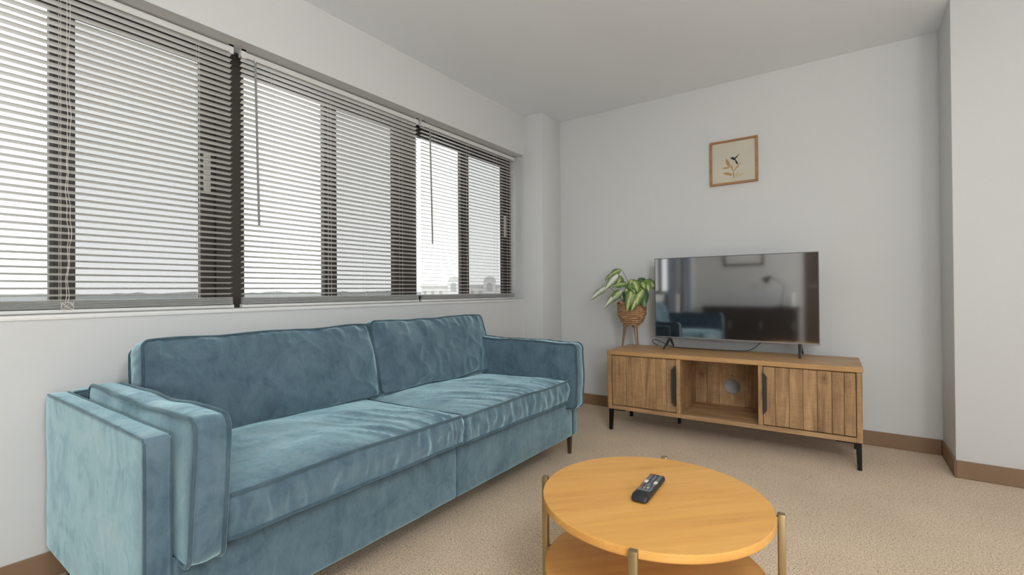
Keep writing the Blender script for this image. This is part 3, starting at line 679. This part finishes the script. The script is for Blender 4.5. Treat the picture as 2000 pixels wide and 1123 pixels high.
ink([[(.44, .575), (.47, .61), (.50, .605), (.535, .565), (.57, .50), (.585, .455), (.56, .45), (.545, .49), (.53, .53), (.50, .54)], [(.50, .575), (.55, .60), (.62, .655), (.60, .62), (.575, .585), (.54, .56)], [(.40, .615), (.46, .598), (.455, .59)], [(.545, .52), (.575, .50), (.60, .44), (.565, .435), (.55, .47)]], 'printed_hummingbird', 'ink_black', .0136)

# ------------------------------------------------------------------ round coffee table
CX, CY, CR, CT, CS = -.442, 1.289, .300, .400, .200
ct = empty('coffee_table', (CX, CY, 0), label='round honey oak two-tier coffee table with four brass legs', cat='coffee table')
def disc(z1, th, r, name):
    prof = [(.02, 0), (r-.010, 0), (r-.002, .003), (r, .006), (r, th-.0022), (r-.0006, th-.0007), (r-.0022, th), (.02, th)]
    return MB().lathe(prof, (CX, CY, z1-th), k=96).build(name, 'honey_oak', ct, smooth=22)
disc(CT, .024, CR, 'tabletop'); disc(CS, .020, CR-.004, 'lower_shelf')
for a in (11.5, 101.5, -168.5, -78.5):
    mt = Matrix.Translation((CX, CY, 0)) @ Matrix.Rotation(math.radians(a), 4, 'Z')
    lg = MB().box((CR+.003, -.0100, 0), (CR+.020, .0100, CT+.004), .0020, 2, mt).build('leg', 'brass', ct)
    for zz, z2 in ((CT-.020, CT-.004), (CS-.017, CS-.003)):
        MB().box((CR-.010, -.009, zz), (CR+.0035, .009, z2), .001, 1, mt).build('bracket', 'brass', lg)

# ------------------------------------------------------------------ remote control
rm_ = empty('remote_control', (-.457, 1.305, CT), math.radians(2.5), label='black TV remote control lying on the round coffee table', cat='remote control')
RL, RW = .183, .046
mb = MB(); V = []; rows = 30; k = 14
for i in range(rows+1):
    t = i/rows; y = -RL/2+RL*t
    e_ = min(t, 1-t); endr = (math.sin(min(1, e_/.10)*PI/2)) if t < .5 else math.sin(min(1, e_/.04)*PI/2)
    w = RW/2*(.80+.20*endr) * (1.0 if 0 < i < rows else .9); top = .016+.008*max(0, 1-t/.28)**2*0+.0035*math.exp(-((t-.14)/.14)**2)
    top = top*(.35+.65*endr); bot = .004*(1-endr)
    for j in range(k):
        an = 2*PI*j/k; c_, s_ = math.cos(an), math.sin(an)
        x = math.copysign(abs(c_)**.45, c_)*w; z = (bot+top)/2+math.copysign(abs(s_)**.55, s_)*(top-bot)/2
        V.append((x, y, z+.0005))
Fc = [tuple(range(k))[::-1], tuple(range(rows*k, (rows+1)*k))]
for i in range(rows):
    for j in range(k): Fc.append((i*k+j, i*k+(j+1) % k, (i+1)*k+(j+1) % k, (i+1)*k+j))
mb.add(V, Fc).build('shell', 'remote_black', rm_, world=False, smooth=50)
MB().box((-RW/2+.003, -.040, .0158), (RW/2-.003, RL/2-.006, .0172), .0005, 1).build('face_plate', 'remote_face', rm_, world=False)
MB().box((-RW/2+.006, -.048, .018), (RW/2-.006, -.045, .0215), .0005, 1).build('logo_strip', 'key_grey', rm_, world=False)
def key(x, y, w, h, m, nm='button'): MB().box((x-w/2, y-h/2, .0170), (x+w/2, y+h/2, .0192), .0007, 1).build(nm, m, rm_, world=False)
key(-.013, .079, .008, .006, 'key_red', 'power_button'); key(.013, .079, .008, .006, 'key_grey')
for r_ in range(4):
    for c_ in range(3): key((c_-1)*.0128, .068-r_*.0092, .0095, .0058, 'key_grey')
for r_, (a_, b_) in enumerate(((.0285, .012), )):
    key(-.0130, .0225, .0095, .0175, 'key_white', 'volume_rocker'); key(.0130, .0225, .0095, .0175, 'key_white', 'channel_rocker'); key(0, .0285, .0085, .005, 'key_grey'); key(0, .018, .0085, .005, 'key_grey')
for c_ in range(3): key((c_-1)*.0128, .007, .0095, .0055, 'key_grey')
MB().tube([(.0075*math.cos(a), -.006+.0075*math.sin(a), .0178) for a in [2*PI*j/20 for j in range(20)]], .0016, closed=True, k=6).build('navigation_ring', 'key_grey', rm_, world=False)
key(0, -.006, .007, .007, 'key_grey')
for x_ in (-.014, .014): key(x_, -.001, .006, .005, 'key_grey'); key(x_, -.012, .006, .005, 'key_grey')
for c_, mm in enumerate(('key_red', 'key_green', 'key_yellow', 'key_blue')): key((c_-1.5)*.0098, -.0215, .0075, .0042, mm, 'colour_button')
for r_ in range(2):
    for c_ in range(4): key((c_-1.5)*.0098, -.0285-r_*.0065, .0072, .0040, 'key_grey')

# ------------------------------------------------------------------ globes added as fill light, out of view
def globe(c, parent): MB().lathe([(.010+(GLOBE_R-.010)*math.sin(PI*j/16), -GLOBE_R*math.cos(PI*j/16)) for j in range(17)], c, k=32).build('globe', 'fill_emitter', parent)
lx, ly, lz = FILL_PENDANT
r = empty('fill_pendant', (lx, ly, lz-GLOBE_R), label='white globe hung from the ceiling, added as unseen fill light', cat='lamp')
MB().lathe([(.01, 0), (.055, 0), (.055, .025), (.01, .025)], (lx, ly, H-.025), k=24).build('ceiling_rose', 'white_plastic', r)
MB().tube([(lx, ly, H-.025), (lx, ly, lz+GLOBE_R-.01)], .004, k=6).build('flex', 'white_plastic', r); globe(FILL_PENDANT, r)
for i, (lx, ly, lz) in enumerate(FILL_STANDS):
    r = empty('fill_floor_globe', (lx, ly, 0), label='unseen fill light added as a white globe on a slim black pole, %s' % ('out in the middle of the room' if i == 0 else 'near the rear wall'), cat='lamp', group='added fill light globes on poles')
    MB().lathe([(.01, 0), (.15, 0), (.15, .015), (.02, .022)], (lx, ly, 0), k=32).build('base', 'black_steel', r)
    MB().tube([(lx, ly, .02), (lx, ly, lz-GLOBE_R+.01)], .011, k=10).build('pole', 'black_steel', r); globe((lx, ly, lz), r)

# ------------------------------------------------------------------ far end of the room, seen mirrored in the television
tb = empty('sideboard', (-1.25, YR+.25, 0), label='low black sideboard against the rear wall, mirrored in the television', cat='sideboard')
MB().box((-2.02, YR+.03, .645), (-.60, YR+.45, .675), .004, 1).build('top', 'dark_wood', tb)
MB().box((-2.0, YR+.04, .08), (-.62, YR+.42, .6445)).build('body', 'dark_wood', tb)
for i in range(3):
    d_ = MB().box((-1.99+i*.455, YR+.4205, .09), (-1.545+i*.455, YR+.438, .635), .003, 1).build('door', 'dark_wood', tb)
    MB().box((-1.58+i*.455, YR+.4385, .32), (-1.565+i*.455, YR+.455, .44), .003, 1).build('handle', 'tv_chrome', d_)
for x in (-1.98, -.68):
    for y in (YR+.06, YR+.36): MB().box((x, y, 0), (x+.04, y+.04, .0795), .002, 1).build('leg', 'dark_wood', tb)
dr = empty('door_1', (-.10, YR, 0), label='dark brown wooden door in the rear wall', kind='structure')
MB().box((-.54, YR+.001, 0), (.34, YR+.025, 2.06), .004, 1).build('door_leaf', 'door_wood', dr)
MB().tube([(-.47, YR+.025, 1.0), (-.47, YR+.07, 1.0), (-.36, YR+.07, 1.0)], .009, k=8).build('door_handle', 'tv_chrome', dr)
dl = empty('desk_lamp', (-.86, YR+.22, .675), label='slim angled desk lamp on the black sideboard', cat='lamp')
MB().lathe([(.005, 0), (.07, 0), (.07, .012), (.01, .018)], (-.86, YR+.22, .6755), k=24).build('base', 'black_steel', dl)
MB().tube([(-.86, YR+.22, .69), (-.80, YR+.22, 1.02), (-1.00, YR+.22, 1.16)], .007, k=8).build('arm', 'black_steel', dl)
MB().tube([(-.99, YR+.22, 1.165), (-1.09, YR+.22, 1.085)], [.02, .06], k=16).build('shade', 'black_steel', dl)
cn = MB().lathe([(.005, 0), (.035, 0), (.035, .22), (.005, .22)], (-.70, YR+.2, .6755), k=24).build('candle', 'white_plastic', label='tall white candle on the black sideboard', cat='candle')
fp = empty('wall_frame', (-1.42, YR, 1.6), label='wide pale picture in a thin dark frame above the black sideboard', cat='picture')
MB().box((-1.74, YR+.001, 1.36), (-1.12, YR+.022, 1.395)).box((-1.74, YR+.001, 1.80), (-1.12, YR+.022, 1.835)).box((-1.74, YR+.001, 1.395), (-1.71, YR+.022, 1.80)).box((-1.15, YR+.001, 1.395), (-1.12, YR+.022, 1.80)).build('frame', 'dark_wood', fp, smooth=0)
MB().box((-1.71, YR+.001, 1.395), (-1.15, YR+.012, 1.80)).build('paper', 'white_plastic', fp, smooth=0)
for k, (c0, c1) in enumerate(((-.62, -.30), (-1.45, -1.10))):
    cu_ = empty('curtain', (XW+.07, (c0+c1)/2, 0), label='grey-blue curtain hanging by the rear window, %s' % ('beside the last blind' if k == 0 else 'at the rear corner'), cat='curtain')
    n = 60; V = []
    for z in (.12, 2.2):
        for off in (0, .003):
            for i in range(n+1): V.append((XW+.07+off+.022*math.sin(i*.9), c0+(c1-c0)*i/n, z))
    Fc = []
    q = n+1
    for i in range(n): Fc += [(i, i+1, 2*q+i+1, 2*q+i), (q+i, 3*q+i, 3*q+i+1, q+i+1), (i, q+i, q+i+1, i+1), (2*q+i, 2*q+i+1, 3*q+i+1, 3*q+i)]
    Fc += [(0, 2*q, 3*q, q), (n, q+n, 3*q+n, 2*q+n)]
    MB().add(V, Fc).build('cloth', 'curtain', cu_, smooth=60)
rod = MB().tube([(XW+.07, -1.55, 2.215), (XW+.07, -.2, 2.215)], .010, k=10).box((XW+.001, -1.50, 2.20), (XW+.07, -1.48, 2.23)).box((XW+.001, -.28, 2.20), (XW+.07, -.26, 2.23))
rod.build('curtain_rod', 'dark_metal', label='thin dark curtain rod above the rear window', cat='curtain rod')

# ------------------------------------------------------------------ the view outside
MB().box((-4000, -3000, -36), (-30, 4000, -35)).build('ground_outside', 'far_land', smooth=0, label='pale hazy plain far below the window', kind='structure')
rnd = random.Random(3)
V = []; Fc = []; n = 220
for i in range(n+1):
    a = math.radians(96+i*84/n+0); d = 620
    hgt = 1.2+2.4*noise.noise(Vector((i*.10, 0, 0)))+1.3*noise.noise(Vector((i*.45, 3, 0)))
    for (dd, z) in ((d, -35.5), (d, hgt*1.0), (d+60, hgt*.6), (d+60, -35.5)): V.append((math.cos(a)*dd, math.sin(a)*dd, z))
for i in range(n):
    for j in range(4): a = i*4+j; b_ = i*4+(j+1) % 4; Fc.append((a, b_, b_+4, a+4))
MB().add(V, Fc).build('treeline_outside', 'far_trees', smooth=60, label='low hazy line of trees on the horizon', kind='structure')
bd = empty('distant_building', (-66, 80, -35), math.radians(36), label='pale stone building with two arched towers seen through the blind by the column', cat='building')
def bb(a, b_, name, m, parent=None): return MB().box(a, b_).build(name, m, parent or bd, world=False, smooth=0)
B0 = 35
bb((-12, 0, 0), (12, 12, B0+1.9), 'wall', 'stone'); bb((-12.3, -.3, B0+1.9), (12.3, 12.3, B0+2.2), 'cornice', 'far_roof')
for tx in (-4.9, 2.9):
    w_ = bb((tx-1.3, -.5, 0), (tx+1.3, 3, B0+3.1), 'tower', 'stone')
    MB().lathe([(.1, 0), (1.35, 0), (1.2, .5), (.8, .9), (.1, 1.1)], (tx, 1.2, B0+3.1), k=20).build('cupola', 'far_roof', w_, world=False)
    k = 12; pts = [(-.62, 0), (.62, 0)]+[(.62*math.cos(PI*j/k), 1.3+.62*math.sin(PI*j/k)) for j in range(k+1)]
    mt = Matrix.Translation((tx, -.5, B0+.8)) @ Matrix(((1, 0, 0, 0), (0, 0, -1, 0), (0, 1, 0, 0), (0, 0, 0, 1)))
    MB().prism(pts, 0, .06, mt).build('arched_window', 'far_window', w_, world=False, smooth=0)
for i in range(14):
    x = -11.2+i*1.72
    if min(abs(x-(-4.9)), abs(x-2.9)) < 1.7: continue
    bb((x-.33, -.05, B0-.5), (x+.33, .02, B0+1.0), 'window', 'far_window')
